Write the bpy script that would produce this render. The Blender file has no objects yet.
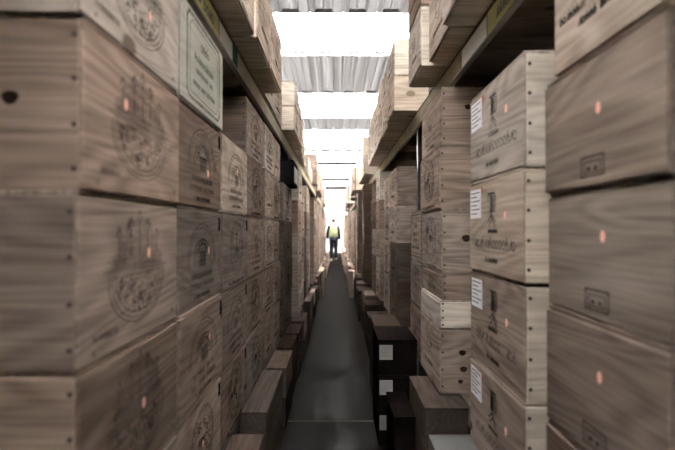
import bpy, bmesh, math, random
from mathutils import Vector
random.seed(7)
R = math.radians
S = bpy.context.scene
C = S.collection

# ------------------------------------------------------------------ camera, world, exposure
CZ = 1.33                                   # eye height
cd = bpy.data.cameras.new('camera'); cam = bpy.data.objects.new('camera', cd); C.objects.link(cam)
cd.sensor_width = 36; cd.lens = 23.73; cd.clip_start = .02; cd.clip_end = 300
cam.location = (0, 0, CZ); cam.rotation_euler = (R(90.515), 0, R(-.193))
cd.dof.use_dof = True; cd.dof.focus_distance = 2.9; cd.dof.aperture_fstop = 1.9
S.camera = cam
w = bpy.data.worlds.new('sky'); S.world = w; w.use_nodes = True
bg = w.node_tree.nodes['Background']
bg.inputs[0].default_value = (1, .985, .97, 1); bg.inputs[1].default_value = 24.0
S.view_settings.view_transform = 'Standard'; S.view_settings.look = 'None'
S.view_settings.gamma = 1; S.view_settings.exposure = 2.3
S.cycles.max_bounces = 8; S.cycles.diffuse_bounces = 5
S.cycles.use_denoising = True

# ------------------------------------------------------------------ materials
def newmat(name):
    m = bpy.data.materials.new(name); m.use_nodes = True
    nt = m.node_tree; b = nt.nodes['Principled BSDF']
    return m, nt, b
def plain(name, col, rough=.6, metal=0, noise=0.0, scale=20):
    m, nt, b = newmat(name)
    b.inputs['Base Color'].default_value = (*col, 1); b.inputs['Roughness'].default_value = rough
    b.inputs['Metallic'].default_value = metal
    if not metal: b.inputs['Specular IOR Level'].default_value = 0
    if noise:
        tc = nt.nodes.new('ShaderNodeTexCoord'); n = nt.nodes.new('ShaderNodeTexNoise'); n.inputs['Scale'].default_value = scale
        n.inputs['Detail'].default_value = 6
        nt.links.new(tc.outputs['Object'], n.inputs['Vector'])
        r = nt.nodes.new('ShaderNodeValToRGB')
        r.color_ramp.elements[0].position = .3; r.color_ramp.elements[1].position = .7
        r.color_ramp.elements[0].color = (*[c*(1-noise) for c in col], 1)
        r.color_ramp.elements[1].color = (*[min(1, c*(1+noise)) for c in col], 1)
        nt.links.new(n.outputs['Fac'], r.inputs[0]); nt.links.new(r.outputs[0], b.inputs['Base Color'])
    return m
def wood(name, axis, light, dark, var=.35, plank=0.0, world=False):
    """pine: growth rings cut lengthwise, fine fibre streaks, sparse knots. axis = grain direction"""
    m, nt, b = newmat(name); N = nt.nodes.new; Lk = nt.links.new
    tc = N('ShaderNodeTexCoord'); oi = N('ShaderNodeObjectInfo')
    off = N('ShaderNodeVectorMath'); off.operation = 'SCALE'; Lk(oi.outputs['Location'], off.inputs[0]); off.inputs['Scale'].default_value = 7.31
    add = N('ShaderNodeVectorMath'); add.operation = 'ADD'; Lk(tc.outputs['Object'], add.inputs[0]); Lk(off.outputs[0], add.inputs[1])
    def stretched(s_long, s_cross):
        mp = N('ShaderNodeMapping'); sc = [s_cross]*3; sc[axis] = s_long
        mp.inputs['Scale'].default_value = sc; Lk(add.outputs[0], mp.inputs[0]); return mp.outputs[0]
    n1 = N('ShaderNodeTexNoise'); n1.inputs['Scale'].default_value = 1; n1.inputs['Detail'].default_value = 1.5
    n1.inputs['Distortion'].default_value = .3
    Lk(stretched(.8, 5.5), n1.inputs['Vector'])
    mul = N('ShaderNodeMath'); mul.operation = 'MULTIPLY'; mul.inputs[1].default_value = 95; Lk(n1.outputs['Fac'], mul.inputs[0])
    sn = N('ShaderNodeMath'); sn.operation = 'SINE'; Lk(mul.outputs[0], sn.inputs[0])
    rg = N('ShaderNodeMapRange'); rg.inputs[1].default_value = -1; rg.inputs[2].default_value = 1; rg.inputs[3].default_value = 0; rg.inputs[4].default_value = 1
    Lk(sn.outputs[0], rg.inputs[0])
    n2 = N('ShaderNodeTexNoise'); n2.inputs['Scale'].default_value = 1; n2.inputs['Detail'].default_value = 5
    Lk(stretched(4, 110), n2.inputs['Vector'])
    n3 = N('ShaderNodeTexNoise'); n3.inputs['Scale'].default_value = 1; n3.inputs['Detail'].default_value = 3
    Lk(stretched(2.0, 7), n3.inputs['Vector'])
    def madd(a, k, c):
        q = N('ShaderNodeMath'); q.operation = 'MULTIPLY_ADD'; Lk(a, q.inputs[0]); q.inputs[1].default_value = k
        if isinstance(c, float): q.inputs[2].default_value = c
        else: Lk(c, q.inputs[2])
        return q.outputs[0]
    f = madd(rg.outputs[0], .22, madd(n2.outputs['Fac'], .70, madd(n3.outputs['Fac'], .80, -.40)))
    # knots
    vo = N('ShaderNodeTexVoronoi'); vo.inputs['Scale'].default_value = 1; vo.feature = 'F1'
    Lk(stretched(2.7, 4.4), vo.inputs['Vector'])
    kn = N('ShaderNodeMapRange'); kn.inputs[1].default_value = .05; kn.inputs[2].default_value = .11; kn.inputs[3].default_value = .9; kn.inputs[4].default_value = 0
    Lk(vo.outputs['Distance'], kn.inputs[0])
    sub = N('ShaderNodeMath'); sub.operation = 'ADD'; sub.use_clamp = True; Lk(f, sub.inputs[0]); Lk(kn.outputs[0], sub.inputs[1])
    cr = N('ShaderNodeValToRGB'); e = cr.color_ramp.elements
    e[0].position = .15; e[0].color = (*light, 1); e[1].position = .95; e[1].color = (*dark, 1)
    Lk(sub.outputs[0], cr.inputs[0])
    # each board its own shade
    hs = N('ShaderNodeHueSaturation')
    v = N('ShaderNodeMapRange'); v.inputs[3].default_value = 1-var; v.inputs[4].default_value = 1+var*.6; Lk(oi.outputs['Random'], v.inputs[0])
    wn = N('ShaderNodeTexWhiteNoise'); wn.noise_dimensions = '3D'; Lk(oi.outputs['Location'], wn.inputs['Vector'])
    sa = N('ShaderNodeMapRange'); sa.inputs[3].default_value = .7; sa.inputs[4].default_value = 1.05; Lk(wn.outputs['Value'], sa.inputs[0])
    Lk(sa.outputs[0], hs.inputs['Saturation']); Lk(v.outputs[0], hs.inputs['Value']); Lk(cr.outputs[0], hs.inputs['Color'])
    Lk(hs.outputs[0], b.inputs['Base Color'])
    b.inputs['Roughness'].default_value = .72; b.inputs['Specular IOR Level'].default_value = 0
    bp = N('ShaderNodeBump'); bp.inputs['Strength'].default_value = .25; bp.inputs['Distance'].default_value = .002
    Lk(n2.outputs['Fac'], bp.inputs['Height']); Lk(bp.outputs[0], b.inputs['Normal'])
    return m
LT, DK = (.325, .246, .196), (.062, .040, .030)
W_LONG = wood('pine_board', 1, LT, DK)
W_END = wood('pine_end_board', 0, LT, DK, .25)
W_PALE = wood('pale_pine_board', 1, (.46, .38, .315), (.13, .093, .070), .15)
W_PALE_END = wood('pale_pine_end_board', 0, (.66, .58, .48), (.24, .18, .135), .1)
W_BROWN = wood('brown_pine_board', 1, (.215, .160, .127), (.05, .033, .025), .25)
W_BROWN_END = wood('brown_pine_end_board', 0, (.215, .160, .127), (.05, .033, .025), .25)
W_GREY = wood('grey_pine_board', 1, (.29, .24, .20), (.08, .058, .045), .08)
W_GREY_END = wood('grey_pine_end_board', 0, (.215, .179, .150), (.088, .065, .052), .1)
W_DARK = wood('dark_brown_board', 1, (.030, .020, .016), (.010, .006, .005), .2)  # floor crate wood, its shade put into the dark tone
W_BROWN_DIM = wood('shaded_brown_board', 1, (.075, .053, .042), (.024, .016, .012), .15)  # brown pine with the shade of low and far crates in its colour
W_BROWN_DIM_END = wood('shaded_brown_end_board', 0, (.09, .065, .052), (.024, .016, .012), .15)
W_DECK = wood('deck_board', 0, (.16, .12, .09), (.06, .042, .032), .2)
NAIL = plain('nail_steel', (.035, .025, .02), .6, .3)
KNOT = plain('dark_knot', (.025, .014, .01), .8)
STICK = plain('salmon_sticker', (.85, .47, .36), .6)
PAPER = plain('label_paper', (.80, .80, .84), .55)
DPAPER = plain('shaded_label_paper', (.26, .25, .245), .6)  # copy of the label paper with low-level shade mixed into its colour
PRINT = plain('label_print', (.20, .19, .22), .6)
RED = plain('red_seal', (.32, .05, .04), .6)
STEEL = plain('rack_steel', (.30, .265, .20), .6, 0, .15, 9)
DSTEEL = plain('dark_rack_steel', (.03, .03, .035), .5, .3)
TIE = plain('tie_bar_paint', (.02, .017, .017), .7)
FLANGE = plain('flange_paint', (.26, .235, .20), .6)
RAIL = plain('ticket_rail', (.72, .70, .66), .3, .1)
YEL = plain('bay_plate_yellow', (.52, .50, .25), .4)
GRN = plain('green_tag', (.03, .07, .05), .5)
BLACK = plain('black_plastic', (.006, .006, .007), .5)
DCARD = plain('dark_carton', (.007, .005, .005), .7, 0, .3, 8)
WCARD = plain('white_carton', (.13, .128, .13), .65, 0, .08, 5)
CORR = plain('carton_brown', (.035, .025, .020), .8, 0, .15, 6)
WALLM = plain('wall_paint', (.10, .095, .09), .8, 0, .15, 2)
ENDM = plain('end_wall_paint', (.75, .77, .78), .7, 0, .05, 2)
ROOFS = plain('roof_purlin', (.45, .45, .46), .5, .3)
def ink(name, col, alpha):
    m, nt, b = newmat(name)
    b.inputs['Base Color'].default_value = (*col, 1); b.inputs['Roughness'].default_value = .8
    tc = nt.nodes.new('ShaderNodeTexCoord'); n = nt.nodes.new('ShaderNodeTexNoise'); n.inputs['Scale'].default_value = 45; n.inputs['Detail'].default_value = 3
    nt.links.new(tc.outputs['Object'], n.inputs['Vector'])
    r = nt.nodes.new('ShaderNodeMapRange'); r.inputs[1].default_value = .3; r.inputs[2].default_value = .65; r.inputs[3].default_value = alpha*.45; r.inputs[4].default_value = alpha
    nt.links.new(n.outputs['Fac'], r.inputs[0]); nt.links.new(r.outputs[0], b.inputs['Alpha'])
    return m
INK = ink('branding_burn', (.045, .027, .022), .62)
INKG = ink('green_grey_ink', (.10, .125, .10), .75)
INKD = ink('dark_stamp_ink', (.03, .02, .018), .9)
def sheet(name, col):
    m, nt, b = newmat(name); nt.nodes.remove(b); out = nt.nodes['Material Output']
    t = nt.nodes.new('ShaderNodeBsdfTranslucent'); d = nt.nodes.new('ShaderNodeBsdfDiffuse'); mx = nt.nodes.new('ShaderNodeAddShader')
    tc = nt.nodes.new('ShaderNodeTexCoord'); mp = nt.nodes.new('ShaderNodeMapping'); mp.inputs['Scale'].default_value = (22, .25, 1)
    n = nt.nodes.new('ShaderNodeTexNoise'); n.inputs['Detail'].default_value = 4; n.inputs['Scale'].default_value = 1
    nt.links.new(tc.outputs['Object'], mp.inputs[0]); nt.links.new(mp.outputs[0], n.inputs['Vector'])
    r = nt.nodes.new('ShaderNodeValToRGB'); r.color_ramp.elements[0].position = .35; r.color_ramp.elements[1].position = .65
    r.color_ramp.elements[0].color = (*[c*(.35 if col[0] < .5 else .9) for c in col], 1); r.color_ramp.elements[1].color = (*col, 1)
    nt.links.new(n.outputs['Fac'], r.inputs[0]); nt.links.new(r.outputs[0], t.inputs[0])
    d.inputs[0].default_value = (.06, .06, .062, 1)
    nt.links.new(t.outputs[0], mx.inputs[0]); nt.links.new(d.outputs[0], mx.inputs[1]); nt.links.new(mx.outputs[0], out.inputs[0])
    return m
SHEET = sheet('weathered_roof_sheet', (.0070, .0068, .0067))
CLEAR = sheet('translucent_roof_panel', (.88, .88, .87))
def floor_mat():
    m, nt, b = newmat('polished_dark_concrete'); N = nt.nodes.new; Lk = nt.links.new
    tc = N('ShaderNodeTexCoord'); mp = N('ShaderNodeMapping'); mp.inputs['Scale'].default_value = (4.0, 2.2, 1); Lk(tc.outputs['Object'], mp.inputs[0])
    n = N('ShaderNodeTexNoise'); n.inputs['Scale'].default_value = 1.3; n.inputs['Detail'].default_value = 9; n.inputs['Roughness'].default_value = .65; Lk(mp.outputs[0], n.inputs['Vector'])
    n2 = N('ShaderNodeTexNoise'); n2.inputs['Scale'].default_value = 38; n2.inputs['Detail'].default_value = 8; Lk(tc.outputs['Object'], n2.inputs['Vector'])
    r = N('ShaderNodeValToRGB'); r.color_ramp.elements[0].position = .35; r.color_ramp.elements[1].position = .68
    r.color_ramp.elements[0].color = (.004, .0033, .003, 1); r.color_ramp.elements[1].color = (.005, .004, .0035, 1); Lk(n.outputs['Fac'], r.inputs[0])
    nt.nodes.remove(b); d = N('ShaderNodeBsdfDiffuse'); g = N('ShaderNodeBsdfGlossy'); mx = N('ShaderNodeMixShader'); out = nt.nodes['Material Output']
    Lk(r.outputs[0], d.inputs[0])
    q = N('ShaderNodeMapRange'); q.inputs[1].default_value = .3; q.inputs[2].default_value = .7; q.inputs[3].default_value = .42; q.inputs[4].default_value = .20
    Lk(n.outputs['Fac'], q.inputs[0]); Lk(q.outputs[0], g.inputs['Roughness'])
    k = N('ShaderNodeMapRange'); k.inputs[1].default_value = .35; k.inputs[2].default_value = .65; k.inputs[3].default_value = .0002; k.inputs[4].default_value = .003
    Lk(n.outputs['Fac'], k.inputs[0]); Lk(k.outputs[0], mx.inputs[0]); Lk(d.outputs[0], mx.inputs[1]); Lk(g.outputs[0], mx.inputs[2]); Lk(mx.outputs[0], out.inputs[0])
    bp = N('ShaderNodeBump'); bp.inputs['Strength'].default_value = .6; bp.inputs['Distance'].default_value = .004
    Lk(n2.outputs['Fac'], bp.inputs['Height']); Lk(bp.outputs[0], g.inputs['Normal'])
    return m
FLOORM = floor_mat()
GROUND = plain('outdoor_paving', (.045, .044, .043), .9, 0, .15, 1)

# ------------------------------------------------------------------ mesh helpers
def bx(bm, x0, x1, y0, y1, z0, z1, mi=0, bev=0):
    vs = [bm.verts.new(p) for p in [(x0,y0,z0),(x1,y0,z0),(x1,y1,z0),(x0,y1,z0),(x0,y0,z1),(x1,y0,z1),(x1,y1,z1),(x0,y1,z1)]]
    fs = [bm.faces.new([vs[i] for i in f]) for f in [(0,3,2,1),(4,5,6,7),(0,1,5,4),(1,2,6,5),(2,3,7,6),(3,0,4,7)]]
    for f in fs: f.material_index = mi
    if bev:
        r = bmesh.ops.bevel(bm, geom=list({e for f in fs for e in f.edges}), offset=bev, segments=1, affect='EDGES')
        for f in r['faces']: f.material_index = mi
    return fs
def mesh(bm, mats, name='m'):
    me = bpy.data.meshes.new(name); bm.to_mesh(me); bm.free()
    for m in (mats if isinstance(mats, (list, tuple)) else [mats]): me.materials.append(m)
    return me
def link(name, me, parent=None, loc=None, rz=0):
    o = bpy.data.objects.new(name, me); C.objects.link(o)
    if parent: o.parent = parent
    if loc: o.location = loc
    if rz: o.rotation_euler = (0, 0, rz)
    return o
def tag(o, label, cat, group=None, kind=None):
    o['label'] = label; o['category'] = cat
    if group: o['group'] = group
    if kind: o['kind'] = kind
    return o
def struct(name, bm, mats):
    o = link(name, mesh(bm, mats, name)); o['kind'] = 'structure'; return o
def boxobj(name, dims, mats, parent=None, bev=0):
    bm = bmesh.new(); bx(bm, *dims, bev=bev); return link(name, mesh(bm, mats, name), parent)

# flat marks on the aisle face: u = local Y, v = local Z
class Mark:
    def __init__(s): s.bm = bmesh.new()
    def line(s, pts, w, closed=False):
        pts = [Vector((0, p[0], p[1])) for p in pts]
        n = len(pts); seg = n if closed else n-1
        for i in range(seg):
            a, b = pts[i], pts[(i+1) % n]; d = b-a
            if d.length < 1e-6: continue
            d.normalize(); q = Vector((0, -d.z, d.y))*w/2; e = d*w*.3
            s.prism([a-q-e, b-q+e, b+q+e, a+q-e])
    def prism(s, loop):
        t = Vector((.0006, 0, 0))
        lo = [s.bm.verts.new(p) for p in loop]; hi = [s.bm.verts.new(p+t) for p in loop]
        s.bm.faces.new(hi); n = len(loop)
        for i in range(n): s.bm.faces.new([lo[i], lo[(i+1) % n], hi[(i+1) % n], hi[i]])
    def rect(s, u0, u1, v0, v1): s.prism([Vector(p) for p in [(0,u0,v0),(0,u1,v0),(0,u1,v1),(0,u0,v1)]])
    def arc(s, cu, cv, ru, rv, a0, a1, w, n=28):
        s.line([(cu+ru*math.cos(R(a0+(a1-a0)*i/n)), cv+rv*math.sin(R(a0+(a1-a0)*i/n))) for i in range(n+1)], w)
    def disc(s, cu, cv, ru, rv, n=14): s.prism([Vector((0, cu+ru*math.cos(2*math.pi*i/n), cv+rv*math.sin(2*math.pi*i/n))) for i in range(n)])
    def words(s, u0, u1, v, h, rnd, w=.0022, slant=0.0):
        """worn lettering: strokes and bowls of the height h"""
        u = u0
        while u < u1-h*.5:
            k = rnd.random()
            if k < .12: u += h*.6; continue
            if k < .5: s.line([(u, v), (u+slant*h, v+h)], w); s.arc(u+h*.3, v+h*.3, h*.25, h*.3, -100, 180, w, 6); u += h*.75
            elif k < .8: s.line([(u, v), (u+h*.15+slant*h, v+h*.75), (u+h*.4, v)], w); u += h*.6
            else: s.arc(u+h*.3, v+h*.35, h*.28, h*.35, 0, 330, w, 8); u += h*.75
def mark_mesh(style, L, H, seed):
    rnd = random.Random(seed); k = Mark(); h = H
    if style == 'castle':                     # tall crest: towers over a rounded shield of scroll work
        c = .0; W = .125
        for j in range(16):
            v = h*(.84-.022*j); ww = W*(.45+.06*j)*rnd.uniform(.8, 1.05)
            u = c-ww
            while u < c+ww:
                e = u+rnd.uniform(.008, .03); k.line([(u, v), (min(e, c+ww), v+rnd.uniform(-.002, .002))], .0028); u = e+rnd.uniform(.002, .008)
        for t in (-.8, -.35, .0, .35, .8):
            k.line([(c+t*W, h*.6), (c+t*W, h*(.86-.16*abs(t)))], .004); k.line([(c+t*W-.012, h*(.86-.16*abs(t))), (c+t*W, h*(.92-.16*abs(t))), (c+t*W+.012, h*(.86-.16*abs(t)))], .003)
        for q in (1, .9, .78):
            k.arc(c, h*.44, W*1.15*q, h*.30*q, 170, 370, .0032)
        for i in range(55):
            a, r_ = rnd.uniform(180, 360), math.sqrt(rnd.uniform(.02, .8))
            uu, vv = c+W*r_*math.cos(R(a)), h*.46+h*.27*r_*math.sin(R(a))
            k.arc(uu, vv, rnd.uniform(.005, .013), rnd.uniform(.005, .012), rnd.uniform(0, 180), rnd.uniform(200, 400), .0019, 7)
        for j in range(6): k.line([(c-W, h*(.58-.022*j)), (c+W, h*(.58-.022*j))], .0022)
        k.words(c-.20, c-.10, h*.12, .016, rnd)
        k.disc(L*.42, h*.10, .005, .006); k.disc(-L*.40, h*.06, .004, .005)
    elif style == 'arch':
        for q, ww in ((1, .004), (.9, .0025), (.62, .004), (.5, .0025)): k.arc(0, h*.42, .16*q, h*.42*q, 0, 180, ww)
        for j in range(5): k.line([(-.09+.01*j, h*(.62-.04*j)), (.09-.01*j, h*(.62-.04*j))], .003)
        k.rect(-.035, .035, h*.40, h*.55); k.line([(-.05, h*.56), (0, h*.68), (.05, h*.56)], .004)
        k.words(-.12, .12, h*.28, .022, rnd); k.words(-.14, .14, h*.18, .022, rnd); k.words(-.09, .09, h*.08, .016, rnd)
    elif style == 'oval':
        for q in (1, .93, .7): k.arc(0, h*.52, .13*q, h*.38*q, 0, 360, .003)
        for i in range(40):
            a, r_ = rnd.uniform(0, 360), rnd.uniform(0, .65)
            k.arc(.12*r_*math.cos(R(a)), h*.52+h*.36*r_*math.sin(R(a)), .009, .009, 0, rnd.uniform(180, 340), .003, 7)
        for t in range(0, 360, 18): k.arc(.106*math.cos(R(t)), h*.52+h*.31*math.sin(R(t)), .007, .008, 0, 300, .0024, 6)
        k.words(-.15, .15, h*.04, .015, rnd)
    elif style == 'frame':
        for q, ww in ((1, .011), (.86, .0035)):
            a, b_ = .19*q, h*.42*q
            k.line([(-a+.02, h*.5-b_), (a-.02, h*.5-b_), (a, h*.5-b_+.02), (a, h*.5+b_-.02), (a-.02, h*.5+b_), (-a+.02, h*.5+b_), (-a, h*.5+b_-.02), (-a, h*.5-b_+.02)], ww, True)
        k.words(-.05, .05, h*.66, .035, rnd, .004); k.words(-.12, .12, h*.50, .028, rnd, .004); k.words(-.10, .10, h*.38, .022, rnd, .003); k.words(-.13, .13, h*.24, .018, rnd, .003)
    elif style == 'script':                   # emblem over two flowing lines of lettering
        c = .0
        for t in range(-3, 4): k.arc(c+t*.008, h*.74, .006+.003*abs(t), h*.10, -80, 120, .0035, 9)
        k.disc(c, h*.72, .016, .028); k.line([(c-.03, h*.55), (c, h*.62), (c+.035, h*.54)], .006); k.line([(c-.025, h*.5), (c+.01, h*.58)], .005); k.line([(c+.03, h*.50), (c-.005, h*.6)], .005)
        k.words(c-.035, c+.06, h*.43, .014, rnd, .0025)
        k.words(-.17, .20, h*.27, .038, rnd, .0036, .3); k.words(-.06, .06, h*.13, .016, rnd, .0026)
    elif style == 'stamp':                    # small boxed stamp near the lower edge
        c = .0
        k.line([(c-.042, h*.08), (c+.042, h*.08), (c+.042, h*.23), (c-.042, h*.23)], .0045, True)
        k.line([(c-.03, h*.105), (c+.03, h*.105), (c+.03, h*.19), (c-.03, h*.19)], .003, True); k.words(c-.02, c+.025, h*.125, .010, rnd, .003)
    elif style == 'lines':
        k.words(-.16, .10, h*.40, .020, rnd, .0045, .3); k.words(-.10, .14, h*.28, .020, rnd, .0045, .3); k.words(-.02, .14, h*.56, .026, rnd, .006)
    elif style == 'small':
        k.arc(0, h*.6, .05, h*.16, 0, 360, .0045, 14); k.arc(0, h*.6, .03, h*.10, 0, 360, .0045, 10); k.words(-.10, .10, h*.26, .022, rnd, .004)
    return k.bm

_cache = {}
def cached(key, fn):
    if key not in _cache: _cache[key] = fn()
    return _cache[key]
def rd(*a): return tuple(round(x, 3) for x in a)
W_WASH = wood('washed_pine_board', 1, (.377, .358, .299), (.234, .208, .169), .05)
PAL = {'dim': None, 'tan': (W_LONG, W_PALE_END), 'wash': (W_WASH, W_PALE_END), 'pine': (W_LONG, W_END), 'pale': (W_PALE, W_PALE_END), 'brown': (W_BROWN, W_BROWN_END), 'grey': (W_GREY, W_GREY_END)}
LOOK = {'tan': 'light pine', 'dim': 'shade-darkened pine', 'wash': 'whitish pine', 'pine': 'pine', 'pale': 'pale pine', 'brown': 'brown pine', 'grey': 'greyish pine'}
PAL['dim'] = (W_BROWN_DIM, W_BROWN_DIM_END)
MARKLOOK = {'castle': 'crest-stamped', 'arch': 'arch-stamped', 'oval': 'oval-stamped', 'frame': 'frame-stamped', 'script': 'script-stamped',
            'stamp': 'small-stamped', 'lines': 'letter-stamped', 'small': 'ring-stamped', None: 'unmarked'}
T = .009
def crate(side, xf, y0, y1, z0, z1, tone, style, label, group, detail=2, D=.33, sticker=None, corner=False, paper=False, knots=(), cat='wine crate', name='wine_crate'):
    """a nailed pine wine crate. side -1 = left rack, +1 = right rack. xf = distance of the aisle face from the middle"""
    L, H = y1-y0, z1-z0
    wl, we = PAL[tone]
    X = side*(xf+D/2)
    t = bpy.data.objects.new(name, None); C.objects.link(t); t.empty_display_size = .05
    t.location = (X, (y0+y1)/2, z0); t.rotation_euler = (0, 0, math.pi if side > 0 else 0)
    tag(t, label, cat, group)
    a, l = D/2, L/2
    B = .0024
    def body():
        bm = bmesh.new()
        bx(bm, -a, a-T, -l, l, .0, H-T-.0008, 0, B); return mesh(bm, [we], 'body')
    def panel():
        bm = bmesh.new(); bx(bm, a-T, a, -l, l, .004, H-T-.003, 0, B); return mesh(bm, [wl], 'side_panel')
    def lid():
        bm = bmesh.new(); bx(bm, -a, a-.004, -l+.003, l-.003, H-T, H, 0, B); return mesh(bm, [wl], 'lid')
    link('body', cached(('b', tone)+rd(L, H, D), body), t)
    link('side_panel', cached(('p', tone)+rd(L, H, D), panel), t)
    link('lid', cached(('l', tone)+rd(L, H, D), lid), t)
    if style and detail >= 1:
        mm = INKG if style == 'frame' else (INKD if style in ('lines', 'stamp', 'script') else INK)
        sd = random.randrange(3)
        link('brand_mark', cached(('m', style, sd)+rd(L, H), lambda: mesh(mark_mesh(style, L, H, sd), [mm], 'brand_mark')), t, (a+.0003, 0, 0))
    if detail >= 2:
        end = -1 if side < 0 else 1             # the end that faces back down the aisle
        def nail():
            bm = bmesh.new(); bmesh.ops.create_cone(bm, cap_ends=True, segments=10, radius1=.0055, radius2=.005, depth=.003)
            bmesh.ops.rotate(bm, verts=bm.verts, matrix=__import__('mathutils').Matrix.Rotation(R(90), 3, 'X')); return mesh(bm, [NAIL], 'nail')
        nm = cached('nail', nail)
        for q in (.12, .37, .63, .88):
            link('nail', nm, t, (a-T-.008, end*(l+.0005), H*q))
    if sticker is not None:
        su, sv = sticker; end = -1 if side < 0 else 1
        def stk():
            k = Mark(); k.disc(0, 0, .0085, .013); return mesh(k.bm, [STICK], 'sticker')
        o = link('sticker', cached('stk', stk), t, (a+.0012, su, H*sv)); o['label'] = 'small salmon pink sticker'
    if corner:                                  # black square at the far upper corner of the aisle face
        def cm():
            k = Mark(); k.rect(-.016, .016, -.026, .026); return mesh(k.bm, [BLACK], 'corner_mark')
        o = link('corner_mark', cached('cm', cm), t, (a+.0008, (l-.028)*(1 if side < 0 else -1), H*.84)); o['label'] = 'black square corner mark'
    if paper:
        def pp():
            k = Mark(); k.rect(-.060, .060, -.052, .052); return mesh(k.bm, [PAPER], 'paper_label')
        def pr():
            k = Mark()
            for j in range(6): k.line([(-.048, .040-.015*j), (.046-.03*(j % 2), .040-.015*j)], .0045)
            return mesh(k.bm, [PRINT], 'label_print')
        uu = l-.078 if side < 0 else -l+.078
        o = link('paper_label', cached('pp', pp), t, (a+.0008, uu, H*.75)); o['label'] = 'white printed paper label'
        link('label_print', cached('pr', pr), o, (.0008, 0, 0))
        def rs():
            k = Mark(); k.disc(0, 0, .008, .013); return mesh(k.bm, [RED], 'red_seal')
        link('red_seal', cached('rs', rs), t, (a+.0016, uu+(-.072 if side < 0 else .072), H*.75+.045))
    for (kx, kz, kr) in knots:                  # dark knots on the end that faces back down the aisle; kx from the aisle edge
        end = -1 if side < 0 else 1
        def kn():
            bm = bmesh.new(); bmesh.ops.create_uvsphere(bm, u_segments=14, v_segments=8, radius=1)
            for v in bm.verts: v.co.y *= .12; v.co.z *= .8; v.co.x *= 1+.15*math.sin(3*v.co.z)
            return mesh(bm, [KNOT], 'knot')
        o = link('knot', cached('knot', kn), t, (a-kx, end*l, kz)); o.scale = (kr, kr*.5, kr)
        o['label'] = 'dark round knot'
    return t

ORD = ['', 'first', 'second', 'third', 'fourth', 'fifth', 'sixth', 'seventh', 'eighth', 'ninth', 'tenth', 'eleventh', 'twelfth', 'thirteenth', 'fourteenth',
       'fifteenth', 'sixteenth', 'seventeenth', 'eighteenth', 'nineteenth', 'twentieth']
NS = {}
def stack(side, tier, xf, y0, y1, seams, tone='pine', styles=None, detail=1, D=.33, jit=.006, short_top=0, **kw):
    """one column of crates; seams = heights relative to the eye, top first, the last is the base"""
    key = (side, tier); NS[key] = NS.get(key, 0)+1
    sname = 'left' if side < 0 else 'right'
    grp = f'wine crates in the {tier} {sname} stacks'
    n = len(seams)-1
    if tier == 'lower' and y0 > 3.4:      # farther stacks: some tones darkened, with shade put into the wood colour
        darker = {'pale': 'pale', 'pine': random.choice(['pine', 'brown']), 'brown': random.choice(['brown', 'dim'])}
        tone = [darker[q] for q in tone] if isinstance(tone, (list, tuple)) else darker[tone]
    for i in range(n):
        tn = tone[i] if isinstance(tone, (list, tuple)) else tone
        st = styles[i % len(styles)] if styles else None
        pos = 'topmost' if i == 0 else ('lowest' if i == n-1 else f'{ORD[i+1]} from top')
        if n == 1: pos = 'only crate'
        lab = f'{MARKLOOK[st]} {LOOK[tn]} crate, {pos} in {ORD[NS[key]]} {tier} {sname} stack from camera'
        ex = {k: (v[i] if isinstance(v, list) else v) for k, v in kw.items()}
        j = random.uniform(-jit, jit); jy = random.uniform(-.003, .003)
        crate(side, xf+j, y0+jy, y1+jy-(short_top if i == 0 else 0), CZ+seams[i+1], CZ+seams[i], tn, st, lab, grp, detail, D, **ex)

# ------------------------------------------------------------------ building shell
YB, YE, XW, ZR = -2.6, 25.0, 2.45, CZ+3.6
bm = bmesh.new(); bx(bm, -XW-.2, XW+.2, YB, YE+.3, -.1, 0); struct('floor', bm, FLOORM)
bm = bmesh.new(); bx(bm, -40, 40, YE+.3, 80, -.14, -.02); struct('ground', bm, GROUND)
for s, nm in ((-1, 'wall_left'), (1, 'wall_right')):
    bm = bmesh.new(); bx(bm, *sorted((s*XW, s*(XW+.15))), YB, YE, 0, ZR+.12); struct(nm, bm, WALLM)
bm = bmesh.new(); bx(bm, -XW, XW, YB-.15, YB, 0, ZR+.12); struct('wall_near', bm, WALLM)
bm = bmesh.new()
DW, DH = 1.25, CZ+1.52
bx(bm, -XW-.15, -DW, YE, YE+.2, 0, ZR+.3); bx(bm, DW, XW+.15, YE, YE+.2, 0, ZR+.3); bx(bm, -DW, DW, YE, YE+.2, DH, ZR+.3)
struct('wall_far', bm, ENDM)
bm = bmesh.new()
bx(bm, -DW, -DW+.08, YE-.05, YE+.25, 0, DH); bx(bm, DW-.08, DW, YE-.05, YE+.25, 0, DH); bx(bm, -DW+.08, DW-.08, YE-.05, YE+.25, DH-.09, DH)
struct('door_1', bm, ROOFS)
t = bpy.data.objects.new('added_yard_building', None); C.objects.link(t); t.location = (0, 44, -.02); tag(t, 'added building beyond the open far doorway, holding back sky glare', 'building')  # building added to hold back the sky glare in the doorway
YARD = plain('yard_wall_render', (.06, .064, .068), .9, 0, .1, .5); YGL = plain('yard_window_glass', (.02, .03, .035), .2)
boxobj('wall', (-14, 14, 0, 8, 0, 9), YARD, t); boxobj('roof', (-14.4, 14.4, -.4, 8.4, 9.002, 9.4), YARD, t)
for wx in (-9, -5, 5, 9): boxobj('window', (wx-.8, wx+.8, -.05, -.002, 1.2, 2.8), YGL, t)
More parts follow.
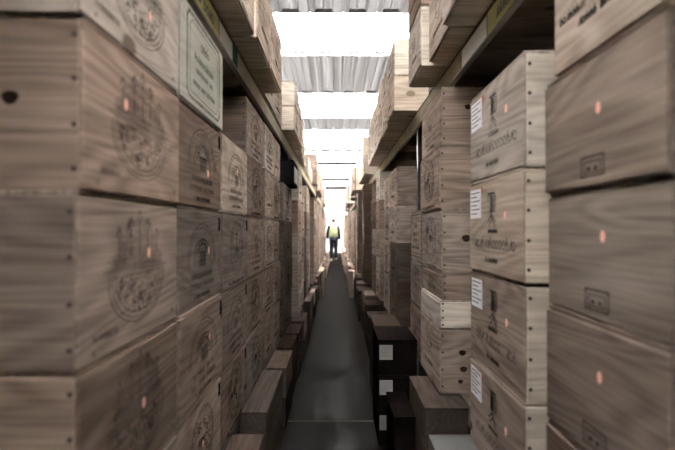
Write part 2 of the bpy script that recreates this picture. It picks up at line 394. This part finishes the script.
# corrugated bands and translucent bands of the roof
PITCH, RD = .56, .075
def corr(bm, y0, y1):
    prof = []; x = -XW
    x = -PITCH*5
    while x < XW+.3:
        prof += [(x, 0), (x+.10, 0), (x+.115, .018), (x+.135, .018), (x+.15, 0), (x+.20, 0), (x+.235, RD), (x+.33, RD), (x+.345, RD-.015), (x+.37, RD-.015), (x+.385, RD), (x+.48, RD), (x+.515, 0)]
        x += PITCH
    a = [bm.verts.new((p, y0, ZR+z)) for p, z in prof]; b = [bm.verts.new((p, y1, ZR+z)) for p, z in prof]
    for i in range(len(prof)-1): bm.faces.new([a[i], a[i+1], b[i+1], b[i]])
bands = [(-2.7, -.85, 0), (-.85, .15, 1), (.15, 5.1, 0), (5.1, 7.4, 0), (7.4, 9.15, 1), (9.15, 11.8, 0), (11.8, 14.3, 1), (14.3, 16.2, 0),
         (16.2, 19.8, 1), (19.8, 20.8, 0), (20.8, 25.2, 1)]
bm = bmesh.new(); bs = bmesh.new(); bc = bmesh.new(); bf = bmesh.new()
for y0, y1, k in bands:
    if k == 0:
        corr(bm, y0, y1); bx(bf, -XW, XW, y0-.02, y0+.05, ZR-.02, ZR-.004)
        x = -PITCH*5
        while x < XW:                           # foam closures in the open ribs at the far end of the sheets
            vs = [bc.verts.new((x+p, y1-.01, ZR+z)) for p, z in ((.20, -.004), (.235, RD*.9), (.48, RD*.9), (.515, -.004))]
            bc.faces.new(vs); x += PITCH
    else: bx(bs, -XW-.1, XW+.1, y0+.002, y1-.002, ZR+RD+.01, ZR+RD+.014)
struct('ceiling', bm, SHEET); struct('trim_3', bf, ROOFS)
struct('window_1', bs, CLEAR)
r = bmesh.ops.extrude_face_region(bc, geom=list(bc.faces)); bmesh.ops.translate(bc, verts=[v for v in r['geom'] if isinstance(v, bmesh.types.BMVert)], vec=(0, -.02, 0))
struct('trim_1', bc, plain('closure_foam', (.16, .16, .17), .8))
bm = bmesh.new(); bx(bm, -.62, .62, 3.085, 3.10, 0, .0012); struct('trim_2', bm, plain('floor_joint_filler', (.06, .05, .04), .6))

# ------------------------------------------------------------------ racks
def rack(side, xb, y_posts, y_end, low_top):
    sn = 'left' if side < 0 else 'right'
    t = bpy.data.objects.new('pallet_rack', None); C.objects.link(t); t.location = (side*(xb+.5), 0, 0)
    tag(t, f'long steel storage rack carrying the crates on the {sn} side of the aisle', 'rack', 'storage racks')
    def part(name, x0, x1, y0, y1, z0, z1, m, bev=0):
        a, b = sorted((side*x0, side*x1)); o = boxobj(name, (a-side*(xb+.5), b-side*(xb+.5), y0, y1, z0, z1), m, t, bev); return o
    for y in [-2.3]+y_posts:
        part('upright', xb+.012, xb+.085, y-.03, y+.03, 0, CZ+.87, DSTEEL)
        part('upright', xb+1.0, xb+1.07, y-.03, y+.03, 0, CZ+.87, DSTEEL)
    ys = [-.6]+[y for y in y_posts]+[y_end]
    part('beam', xb, xb+.012, -2.4, y_end, CZ+.752, CZ+.858, STEEL, .002)
    part('beam_flange', xb-.014, xb+.012, -2.4, y_end, CZ+.742, CZ+.751, FLANGE, .002)
    part('beam', xb+1.02, xb+1.07, -2.4, y_end, CZ+.75, CZ+.858, DSTEEL)
    part('beam', xb+.02, xb+.07, -2.4, y_end, low_top-.10, low_top, DSTEEL)
    part('beam', xb+1.02, xb+1.07, -2.4, y_end, low_top-.10, low_top, DSTEEL)
    y = -2.2
    while y < 9:
        part('crossbar', xb+.013, xb+1.02, y, y+.07, CZ+.79, CZ+.855, W_DECK); y += .52
    part('deck', xb+.0, xb+1.07, -2.4, y_end, CZ+.860, CZ+.870, W_DECK)
    part('lower_deck', xb+.0+.01, xb+1.07, -2.4, y_end, low_top, low_top+.012, W_DECK)
    return t
LOWL, LOWR = CZ-.93, CZ-.82
rl = rack(-1, .475, [4.53, 7.4, 10.2, 13.0, 15.8, 18.2], 18.3, LOWL)
rr = rack(1, .60, [3.34, 6.35, 9.2, 12.0, 14.9, 17.9, 20.9, 23.4], 23.5, LOWR)
# signs on the beams
def plate(side, xb, y0, y1, z0, z1, m, name, label, cat, glyph=True):
    t = bpy.data.objects.new(name, None); C.objects.link(t); t.location = (side*(xb-.001), (y0+y1)/2, CZ+(z0+z1)/2); t.rotation_euler = (0, 0, math.pi if side > 0 else 0)
    tag(t, label, cat)
    bm = bmesh.new(); hy, hz = (y1-y0)/2, (z1-z0)/2; bx(bm, 0, .002, -hy, hy, -hz, hz); link('plate', mesh(bm, [m], 'plate'), t)
    if glyph:
        k = Mark(); rnd = random.Random(5); k.words(-hy*.7, hy*.8, -hz*.5, hz*1.1, rnd, .009, .2)
        link('lettering', mesh(k.bm, [PRINT], 'lettering'), t, (.0022, 0, 0))
    return t
plate(-1, .475, 1.30, 1.78, .765, .850, YEL, 'bay_sign', 'yellow bay sign with dark lettering on the left beam', 'sign')
plate(-1, .475, 1.80, 2.02, .765, .845, RAIL, 'location_card', 'white card beside the yellow sign on the left beam', 'card', False)
plate(-1, .475, 2.04, 2.13, .760, .850, GRN, 'beam_tag', 'dark green tag on the left beam', 'tag', False)
plate(1, .60, 1.10, 1.74, .765, .850, YEL, 'bay_sign', 'yellow bay sign with dark lettering on the right beam', 'sign')
plate(1, .60, 1.76, 2.10, .765, .845, RAIL, 'location_card', 'long white card beyond the yellow sign on the right beam', 'card', False)
# ties across the aisle
for i, (y, zt, hw) in enumerate([(9.7, 1.42, .42), (14.5, 1.60, .42), (18.6, 1.70, .42)]):
    t = bpy.data.objects.new('aisle_tie_frame', None); C.objects.link(t); t.location = (0, y, 0)
    tag(t, ['nearest thin dark steel frame spanning the aisle overhead', 'middle thin dark steel frame spanning the aisle overhead', 'farthest thin dark steel frame spanning the aisle overhead'][i], 'frame', 'tie frames over the aisle')
    boxobj('tie_bar', (-hw-.03, hw+.03, -.02, .02, CZ+zt-.02-.02*i, CZ+zt+.05+.02*i), TIE, t)
    for s in (-1, 1): boxobj('post', (s*hw-.012, s*hw+.012, -.012, .012, 0, CZ+zt), TIE, t)

# ------------------------------------------------------------------ lower left stacks
G = [.72, .398, .072, -.262, -.59, -.917]
stack(-1, 'lower', .47, .816, 1.314, G, ['pale', 'pine', 'pine', 'pine', 'pine'], ['castle'], 2, sticker=[(.05, .42), (-.086, .62), (.05, .61), (.02, .52), None], knots=[(), ((.135, .17, .016),), (), (), ()])
stack(-1, 'lower', .47, 1.329, 1.820, G, ['wash', 'brown', 'brown', 'pine', 'pine'], ['frame', 'arch', 'arch', 'arch', 'oval'], 2, corner=[False, True, True, True, True], sticker=[None, (.06, .4), (.07, .55), (.06, .6), (.0, .5)])
stack(-1, 'lower', .47, 1.834, 2.342, G[1:], ['pale', 'brown', 'brown', 'brown'], ['arch', 'oval', 'arch', 'oval'], 1, corner=[False, True, True, True], sticker=[(.02, .62), None, None, None])
stack(-1, 'lower', .47, 2.357, 2.88, [.705]+G[1:], ['pine', 'brown', 'brown', 'brown', 'brown'], ['arch', 'oval', 'arch', 'oval', 'oval'], 2)
stack(-1, 'lower', .465, 2.895, 3.30, [.70]+G[1:], ['pale', 'pine', 'pine', 'brown', 'brown'], ['arch', 'small', 'oval'], 1)
stack(-1, 'lower', .47, 3.31, 3.72, [.70]+G[1:], ['pale', 'pine', 'brown', 'brown', 'brown'], ['small', 'oval'], 1)
stack(-1, 'lower', .44, 3.76, 4.45, G[1:], ['pine', 'brown', 'brown', 'brown'], ['oval', 'small'], 1)
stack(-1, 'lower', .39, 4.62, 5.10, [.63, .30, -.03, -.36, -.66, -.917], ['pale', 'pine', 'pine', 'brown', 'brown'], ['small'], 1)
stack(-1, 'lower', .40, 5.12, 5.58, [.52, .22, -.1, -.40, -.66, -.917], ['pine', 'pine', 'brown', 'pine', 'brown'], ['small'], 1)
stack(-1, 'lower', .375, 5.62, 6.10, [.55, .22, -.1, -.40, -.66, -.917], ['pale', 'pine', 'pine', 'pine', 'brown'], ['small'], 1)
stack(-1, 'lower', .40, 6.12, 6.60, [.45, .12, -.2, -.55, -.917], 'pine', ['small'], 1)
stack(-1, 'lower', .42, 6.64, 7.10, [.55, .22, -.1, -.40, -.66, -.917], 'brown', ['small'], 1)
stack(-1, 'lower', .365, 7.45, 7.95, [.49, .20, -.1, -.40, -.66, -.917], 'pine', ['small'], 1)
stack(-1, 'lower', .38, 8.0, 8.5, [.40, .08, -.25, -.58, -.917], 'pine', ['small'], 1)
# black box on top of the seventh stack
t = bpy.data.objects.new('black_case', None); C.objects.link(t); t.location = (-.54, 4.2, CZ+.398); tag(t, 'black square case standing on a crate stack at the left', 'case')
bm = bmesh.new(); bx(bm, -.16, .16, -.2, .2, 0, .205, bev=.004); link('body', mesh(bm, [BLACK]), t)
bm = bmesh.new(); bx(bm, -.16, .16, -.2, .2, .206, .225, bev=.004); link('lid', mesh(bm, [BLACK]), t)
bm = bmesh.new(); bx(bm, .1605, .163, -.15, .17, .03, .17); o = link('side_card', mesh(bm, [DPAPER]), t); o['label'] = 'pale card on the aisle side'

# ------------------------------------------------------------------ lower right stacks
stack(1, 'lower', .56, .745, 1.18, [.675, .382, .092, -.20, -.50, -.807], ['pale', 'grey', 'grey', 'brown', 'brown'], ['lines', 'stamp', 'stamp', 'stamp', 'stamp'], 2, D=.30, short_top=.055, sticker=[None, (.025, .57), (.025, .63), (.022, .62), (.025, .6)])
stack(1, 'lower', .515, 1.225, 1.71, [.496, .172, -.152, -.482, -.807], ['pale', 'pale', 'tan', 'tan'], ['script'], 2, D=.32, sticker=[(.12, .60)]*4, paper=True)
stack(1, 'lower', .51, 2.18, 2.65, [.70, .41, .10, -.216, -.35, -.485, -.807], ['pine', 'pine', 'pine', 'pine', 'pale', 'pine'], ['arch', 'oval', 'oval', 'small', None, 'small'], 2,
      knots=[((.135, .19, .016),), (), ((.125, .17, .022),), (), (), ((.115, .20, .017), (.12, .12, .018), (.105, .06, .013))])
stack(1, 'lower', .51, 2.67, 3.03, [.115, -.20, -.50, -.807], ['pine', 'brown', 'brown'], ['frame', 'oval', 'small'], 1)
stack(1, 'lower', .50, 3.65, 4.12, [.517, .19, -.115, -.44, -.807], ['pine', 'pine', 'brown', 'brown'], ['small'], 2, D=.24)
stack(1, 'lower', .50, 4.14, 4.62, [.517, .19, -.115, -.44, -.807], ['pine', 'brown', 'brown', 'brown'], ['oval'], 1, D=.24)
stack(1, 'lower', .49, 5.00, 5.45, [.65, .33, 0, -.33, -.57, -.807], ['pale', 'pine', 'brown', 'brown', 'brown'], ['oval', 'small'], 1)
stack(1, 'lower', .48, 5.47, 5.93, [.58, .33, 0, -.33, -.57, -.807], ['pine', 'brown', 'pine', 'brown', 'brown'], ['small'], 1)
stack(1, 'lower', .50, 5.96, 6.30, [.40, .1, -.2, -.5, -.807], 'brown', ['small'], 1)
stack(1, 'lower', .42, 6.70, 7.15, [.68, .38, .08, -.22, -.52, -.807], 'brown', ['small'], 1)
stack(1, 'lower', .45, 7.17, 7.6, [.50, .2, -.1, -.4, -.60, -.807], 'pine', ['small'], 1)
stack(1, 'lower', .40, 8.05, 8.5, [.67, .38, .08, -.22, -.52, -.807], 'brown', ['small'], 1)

# ------------------------------------------------------------------ upper stacks (on the deck at .87), toned pale to carry the bright daylight
U = .8705
def up(n, h=.325): return [U+h*(n-i) for i in range(n+1)]
stack(-1, 'upper', .38, 1.10, 1.52, up(3), 'pale', ['small'], 1, D=.34)
stack(-1, 'upper', .372, 1.54, 2.00, up(3), 'pale', ['oval'], 1, D=.34)
stack(-1, 'upper', .357, 2.02, 2.40, up(2), 'pale', ['small'], 1, D=.34)
stack(-1, 'upper', .352, 2.42, 2.85, up(1, .34), 'pale', ['small'], 1, D=.34)
stack(-1, 'upper', .468, 2.90, 3.35, up(1, .33), 'pale', ['small'], 1)
stack(-1, 'upper', .468, 3.37, 3.84, up(1, .31), 'pale', ['small'], 1)
stack(-1, 'upper', .36, 3.90, 4.34, up(2, .215), 'pale', ['small'], 1)
stack(-1, 'upper', .37, 4.36, 4.80, up(2, .21), 'pale', ['small'], 1)
stack(-1, 'upper', .385, 4.82, 5.30, up(2, .21), 'pale', ['small'], 1)
stack(-1, 'upper', .42, 5.34, 5.75, up(2, .2), 'pale', ['small'], 1)
stack(-1, 'upper', .43, 5.77, 6.20, up(1, .33), 'pale', ['small'], 1)
stack(-1, 'upper', .44, 7.1, 7.5, up(1, .30), 'pale', ['small'], 1)
stack(-1, 'upper', .45, 7.6, 8.0, up(1, .33), 'pale', ['small'], 1)
stack(-1, 'upper', .46, 8.05, 8.5, up(1, .25), 'pale', ['small'], 1)
stack(1, 'upper', .47, .95, 1.40, up(3), 'pale', ['oval'], 1)
stack(1, 'upper', .455, 1.42, 1.90, up(3), 'pale', ['small'], 1)
stack(1, 'upper', .49, 1.92, 2.32, up(3), 'pale', ['small'], 1)
stack(1, 'upper', .445, 2.36, 2.73, up(2), ['pine', 'pale'], ['small'], 1)
stack(1, 'upper', .425, 3.26, 3.70, up(2, .265), 'pale', ['small'], 1, D=.26)
stack(1, 'upper', .435, 3.72, 4.20, up(2, .26), 'pale', ['small'], 1)
stack(1, 'upper', .43, 4.22, 4.68, up(2, .27), 'pale', ['small'], 1)
stack(1, 'upper', .44, 4.70, 5.18, up(2, .26), 'pale', ['small'], 1)
stack(1, 'upper', .445, 5.20, 5.68, up(2, .27), 'pale', ['small'], 1)
stack(1, 'upper', .45, 5.70, 6.20, up(2, .26), 'pale', ['small'], 1)
stack(1, 'upper', .44, 7.0, 7.42, up(2, .295), 'pale', ['small'], 1)
stack(1, 'upper', .44, 7.44, 7.9, up(1, .33), 'pale', ['small'], 1)
stack(1, 'upper', .445, 7.92, 8.30, up(1, .30), 'pale', ['small'], 1)
stack(1, 'upper', .44, 8.32, 8.70, up(1, .33), 'pale', ['small'], 1)

# upper rows added out of view, over and behind the camera, to shade what is below
NS[(-1, 'rear upper')] = NS[(1, 'rear upper')] = 0
for s_ in (-1, 1):
    y = -2.2
    while y < .85:
        stack(s_, 'rear upper', .42, y, y+.5, up(3), 'pine', None, 0); y += .515

# ------------------------------------------------------------------ floor boxes under the racks; crates and white carton coloured with their shade
def carton(name, label, cat, x0, x1, y0, y1, z0, z1, m, group=None, front_label=None, seam=True, script=False):
    t = bpy.data.objects.new(name, None); C.objects.link(t); t.location = ((x0+x1)/2, (y0+y1)/2, z0); tag(t, label, cat, group)
    a, b, h = abs(x1-x0)/2, (y1-y0)/2, z1-z0
    bm = bmesh.new(); bx(bm, -a, a, -b, b, 0, h-.012, bev=.003); link('body', mesh(bm, [m]), t)
    bm = bmesh.new(); bx(bm, -a-.002, a+.002, -b-.002, b+.002, h-.0115, h, bev=.002); link('lid', mesh(bm, [m]), t)
    if front_label:
        u0, u1, v0, v1 = front_label
        bm = bmesh.new(); bx(bm, u0, u1, -b-.0018, -b-.0003, v0, v1); o = link('paper_label', mesh(bm, [DPAPER]), t); o['label'] = 'white printed paper label'
        bm = bmesh.new(); W = u1-u0
        for j in range(5):
            zz = v1-(v1-v0)*(.18+.15*j); bx(bm, u0+W*.12, u1-W*(.12+.2*(j % 2)), -b-.0026, -b-.0019, zz-.0025, zz+.0025)
        link('label_print', mesh(bm, [PRINT]), o)
    if script:
        bm = bmesh.new(); rnd = random.Random(3); u = -a*.7
        while u < a*.6:
            bx(bm, u, u+rnd.uniform(.004, .018), -b-.0012, -b-.0003, h*.45, h*.45+rnd.uniform(.012, .035)); u += rnd.uniform(.012, .028)
        link('lettering', mesh(bm, [PRINT]), t)
    return t
g = 'dark cartons stacked on the floor at the right'
for i, nm in enumerate(['topmost', 'middle', 'lowest']):
    z1 = .645-.216*i; carton('dark_carton', f'dark carton with white label, {nm} of the labelled floor stack at right', 'carton', .262, .50, 2.75, 3.15, z1-.2155, z1-.0005 if i else z1, DCARD, g, (-.113, -.032, .095, .185))
carton('dark_carton', 'low dark brown carton in front of the labelled floor stack at right', 'carton', .295, .405, 2.27, 2.62, 0, .375, DCARD, g)
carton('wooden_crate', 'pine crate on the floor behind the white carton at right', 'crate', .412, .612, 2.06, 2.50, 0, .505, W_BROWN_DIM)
carton('white_carton', 'white carton with lettering on the floor at the lower right', 'carton', .42, .612, 1.55, 2.02, 0, .40, WCARD, None, None, True, True)
carton('brown_carton', 'brown carton on the floor just beyond the labelled dark stack', 'carton', .29, .49, 3.35, 3.80, 0, .60, CORR)
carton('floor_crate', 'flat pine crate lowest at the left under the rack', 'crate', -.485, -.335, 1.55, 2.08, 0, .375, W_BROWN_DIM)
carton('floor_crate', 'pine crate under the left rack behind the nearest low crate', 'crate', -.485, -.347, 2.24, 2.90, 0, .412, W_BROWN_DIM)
rnd = random.Random(11)
for s, nm in ((-1, 'left'), (1, 'right')):
    y = 2.98 if s < 0 else 3.9; i = 0
    while y < 8.4:
        L = rnd.uniform(.38, .55); xf = rnd.uniform(.315, .35) if s < 0 else rnd.uniform(.29, .36)
        xin = .485 if s < 0 else .60
        i += 1
        x0, x1 = sorted((s*xf, s*xin)); h = .20 if y < 4.6 else .27
        near_l = s < 0 and y < 4.6
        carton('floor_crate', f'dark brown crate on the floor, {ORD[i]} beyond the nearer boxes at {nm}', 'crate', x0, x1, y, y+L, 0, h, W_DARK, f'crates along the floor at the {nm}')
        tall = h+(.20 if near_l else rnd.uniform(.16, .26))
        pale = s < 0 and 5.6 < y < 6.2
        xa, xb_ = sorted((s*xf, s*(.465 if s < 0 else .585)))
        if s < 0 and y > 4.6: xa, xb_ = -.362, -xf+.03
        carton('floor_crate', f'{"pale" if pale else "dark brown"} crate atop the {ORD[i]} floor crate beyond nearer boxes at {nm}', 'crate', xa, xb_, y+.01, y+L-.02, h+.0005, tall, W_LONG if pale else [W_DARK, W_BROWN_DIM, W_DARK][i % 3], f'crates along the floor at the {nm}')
        y += L+rnd.choice([.03, .05, .12])

# ------------------------------------------------------------------ far crates, too small and too many to tell apart
bm = bmesh.new()
rnd = random.Random(4)
for s, xb, posts, yend in ((-1, .475, [10.2, 13.0, 15.8, 18.2], 17.7), (1, .60, [9.2, 12.0, 14.9, 17.9, 20.9], 23.2)):
    posts = posts+[9.7, 14.5, 18.6]
    y = 8.55
    while y < yend:
        L = rnd.uniform(.36, .48)
        hit = [p for p in posts if y-.05 < p < y+L+.05]
        if hit: y = max(hit)+.06; continue
        xf = rnd.uniform(.33, .44) if s > 0 else rnd.uniform(.37, .45)
        z = (LOWL if s < 0 else LOWR)+.013; top = CZ+rnd.uniform(.05, .44)
        while z < top:
            h = .31; x0, x1 = sorted((s*xf, s*(xf+.33))); bx(bm, x0, x1, y, y+L, z, z+h-.002, bev=.004); z += h
        xf2 = rnd.uniform(.24, .32); x0, x1 = sorted((s*xf2, s*(.465 if s < 0 else .585)))
        bx(bm, x0, x1, y, y+L-.02, 0, .27, bev=.004)
        if rnd.random() < .6: bx(bm, *sorted((s*xf2, s*.325)), y, y+L-.02, .271, .52, bev=.004)
        y += L+rnd.choice([.02, .03, .15])
for s, spans in ((-1, [(8.6, 9.4), (10.0, 12.5), (13.0, 14.2), (14.8, 17.9)]), (1, [(9.9, 12.0), (12.4, 14.2), (14.8, 18.3), (19.0, 23)])):
    for a0, a1 in spans:
        y = a0; xf = rnd.uniform(.36, .44)
        while y+.45 < a1:
            z = CZ+U
            for q in range(rnd.choice([1, 1, 2])):
                x0, x1 = sorted((s*xf, s*(xf+.33))); bx(bm, x0, x1, y, y+.45, z, z+.29, bev=.004); z += .292
            y += .47
o = link('distant_wine_crates', mesh(bm, [W_BROWN])); tag(o, 'brown pine crates stacked along both racks towards the far end', 'crates', None, 'stuff')

# ------------------------------------------------------------------ the person at the far end
def skin(name, verts, edges, radii, m, parent=None, sub=2, root=0):
    me = bpy.data.meshes.new(name); me.from_pydata([Vector(v) for v in verts], edges, [])
    o = bpy.data.objects.new(name, me); C.objects.link(o)
    md = o.modifiers.new('skin', 'SKIN'); md.use_smooth_shade = True
    o.modifiers.new('sub', 'SUBSURF').levels = sub
    for i, r_ in enumerate(radii):
        sv = me.skin_vertices[0].data[i]; sv.radius = r_ if isinstance(r_, tuple) else (r_, r_); sv.use_root = (i == root)
    dg = bpy.context.evaluated_depsgraph_get(); dg.update()
    me2 = bpy.data.meshes.new_from_object(o.evaluated_get(dg)); me2.name = name
    bpy.data.objects.remove(o)
    for p in me2.polygons: p.use_smooth = True
    me2.materials.clear(); me2.materials.append(m)
    return link(name, me2, parent)
SKINM = plain('skin', (.45, .28, .2), .6); TROU = plain('dark_trousers', (.012, .013, .017), .8); JACK = plain('black_jacket', (.01, .01, .012), .8)
VEST = plain('hi_vis_vest', (.15, .165, .09), .6); HAIR = plain('dark_hair', (.01, .008, .007), .8); SHOE = plain('dark_shoe', (.02, .02, .02), .6)
SOLE = plain('pale_sole', (.6, .6, .6), .6)
P = bpy.data.objects.new('person', None); C.objects.link(P); P.location = (-.10, 18.5, 0)
tag(P, 'person in green-yellow vest and dark trousers walking away at the aisle end', 'person')
# joints (x left/right, y forward, z up); mid-stride, walking away
J = [(0, 0, .93), (0, 0, 1.12), (0, .01, 1.32), (0, .02, 1.45), (0, .03, 1.53), (0, .035, 1.60),
     (.09, 0, .90), (.10, .10, .50), (.10, .14, .09), (.11, .27, .035),
     (-.09, 0, .90), (-.09, .02, .50), (-.10, -.14, .11), (-.11, -.03, .045),
     (.18, .02, 1.42), (.245, -.04, 1.14), (.25, .04, .88), (-.18, .02, 1.42), (-.245, -.02, 1.14), (-.25, .08, .90),
     (0, .04, 1.68), (0, .035, 1.75)]
E = [(0,1),(1,2),(2,3),(3,4),(4,5),(5,20),(20,21),(0,6),(6,7),(7,8),(8,9),(0,10),(10,11),(11,12),(12,13),(3,14),(14,15),(15,16),(3,17),(17,18),(18,19)]
rr_ = [(.15,.11),(.14,.10),(.16,.11),(.11,.085),.062,(.078,.088),.095,.068,.045,.045,.095,.068,.045,.045,.065,.05,.036,.065,.05,.036,(.085,.10),(.065,.075)]
body = skin('body', J, E, rr_, SKINM, P)
def sub(idx, ed, rad, name, m):
    mp = {j: i for i, j in enumerate(idx)}
    return skin(name, [J[j] for j in idx], [(mp[a], mp[b]) for a, b in ed], rad, m, P)
sub([0,6,7,8,10,11,12], [(0,6),(6,7),(7,8),(0,10),(10,11),(11,12)], [(.19,.14),.125,.098,.085,.125,.098,.085], 'trousers', TROU)
sub([1,2,3,14,15,16,17,18,19], [(1,2),(2,3),(3,14),(14,15),(15,16),(3,17),(17,18),(18,19)], [(.19,.13),(.20,.14),(.14,.10),.088,.074,.058,.088,.074,.058], 'jacket', JACK)
skin('vest', [(.0,0,.93),(0,0,1.10),(0,.01,1.32),(.0,.015,1.46),(.12,.02,1.45),(-.12,.02,1.45)], [(0,1),(1,2),(2,3),(3,4),(3,5)], [(.23,.16),(.215,.155),(.225,.16),(.13,.10),(.09,.09),(.09,.09)], VEST, P)
skin('hair', [(0,.005,1.60),(0,.015,1.69),(0,.02,1.76)], [(0,1),(1,2)], [(.09,.085),(.10,.11),(.075,.085)], HAIR, P)
for s in (-1, 1):
    bm = bmesh.new(); bmesh.ops.create_uvsphere(bm, u_segments=10, v_segments=8, radius=1)
    for v in bm.verts: v.co = Vector((s*.085+v.co.x*.012, .05+v.co.y*.018, 1.66+v.co.z*.03))
    link('ear', mesh(bm, [SKINM]), P)
for a, b, nm in ((8, 9, 'shoe'), (12, 13, 'shoe')):
    A, B_ = Vector(J[a]), Vector(J[b]); skin(nm, [(A.x, A.y-.03, .05), (B_.x, B_.y, .045)], [(0, 1)], [(.05,.05), (.045,.035)], SHOE if a == 8 else SOLE, P)
for s, j in ((1, 16), (-1, 19)):                # hands: palm, four curled fingers and a thumb, part of the body's skin
    w_ = Vector(J[j]); vs = [w_, w_+Vector((0, .01, -.05)), w_+Vector((0, .015, -.09))]; ed = [(0,1),(1,2)]; ra = [.028, (.02,.036), (.016,.036)]
    o = skin('hand', vs, ed, ra, SKINM, P, 1)
    for q in range(4):
        l = (.07, .08, .075, .06)[q]; b0 = vs[2]+Vector((0, (.03-.02*q), 0))
        skin('finger', [b0, b0+Vector((-s*.012, .004, -l*.55)), b0+Vector((-s*.035, .004, -l*.95))], [(0,1),(1,2)], [.0095, .0085, .007], SKINM, o, 1)
    b0 = vs[1]+Vector((0, .025, 0)); skin('thumb', [b0, b0+Vector((-s*.012, .03, -.025)), b0+Vector((-s*.02, .035, -.055))], [(0,1),(1,2)], [.012, .010, .008], SKINM, o, 1)
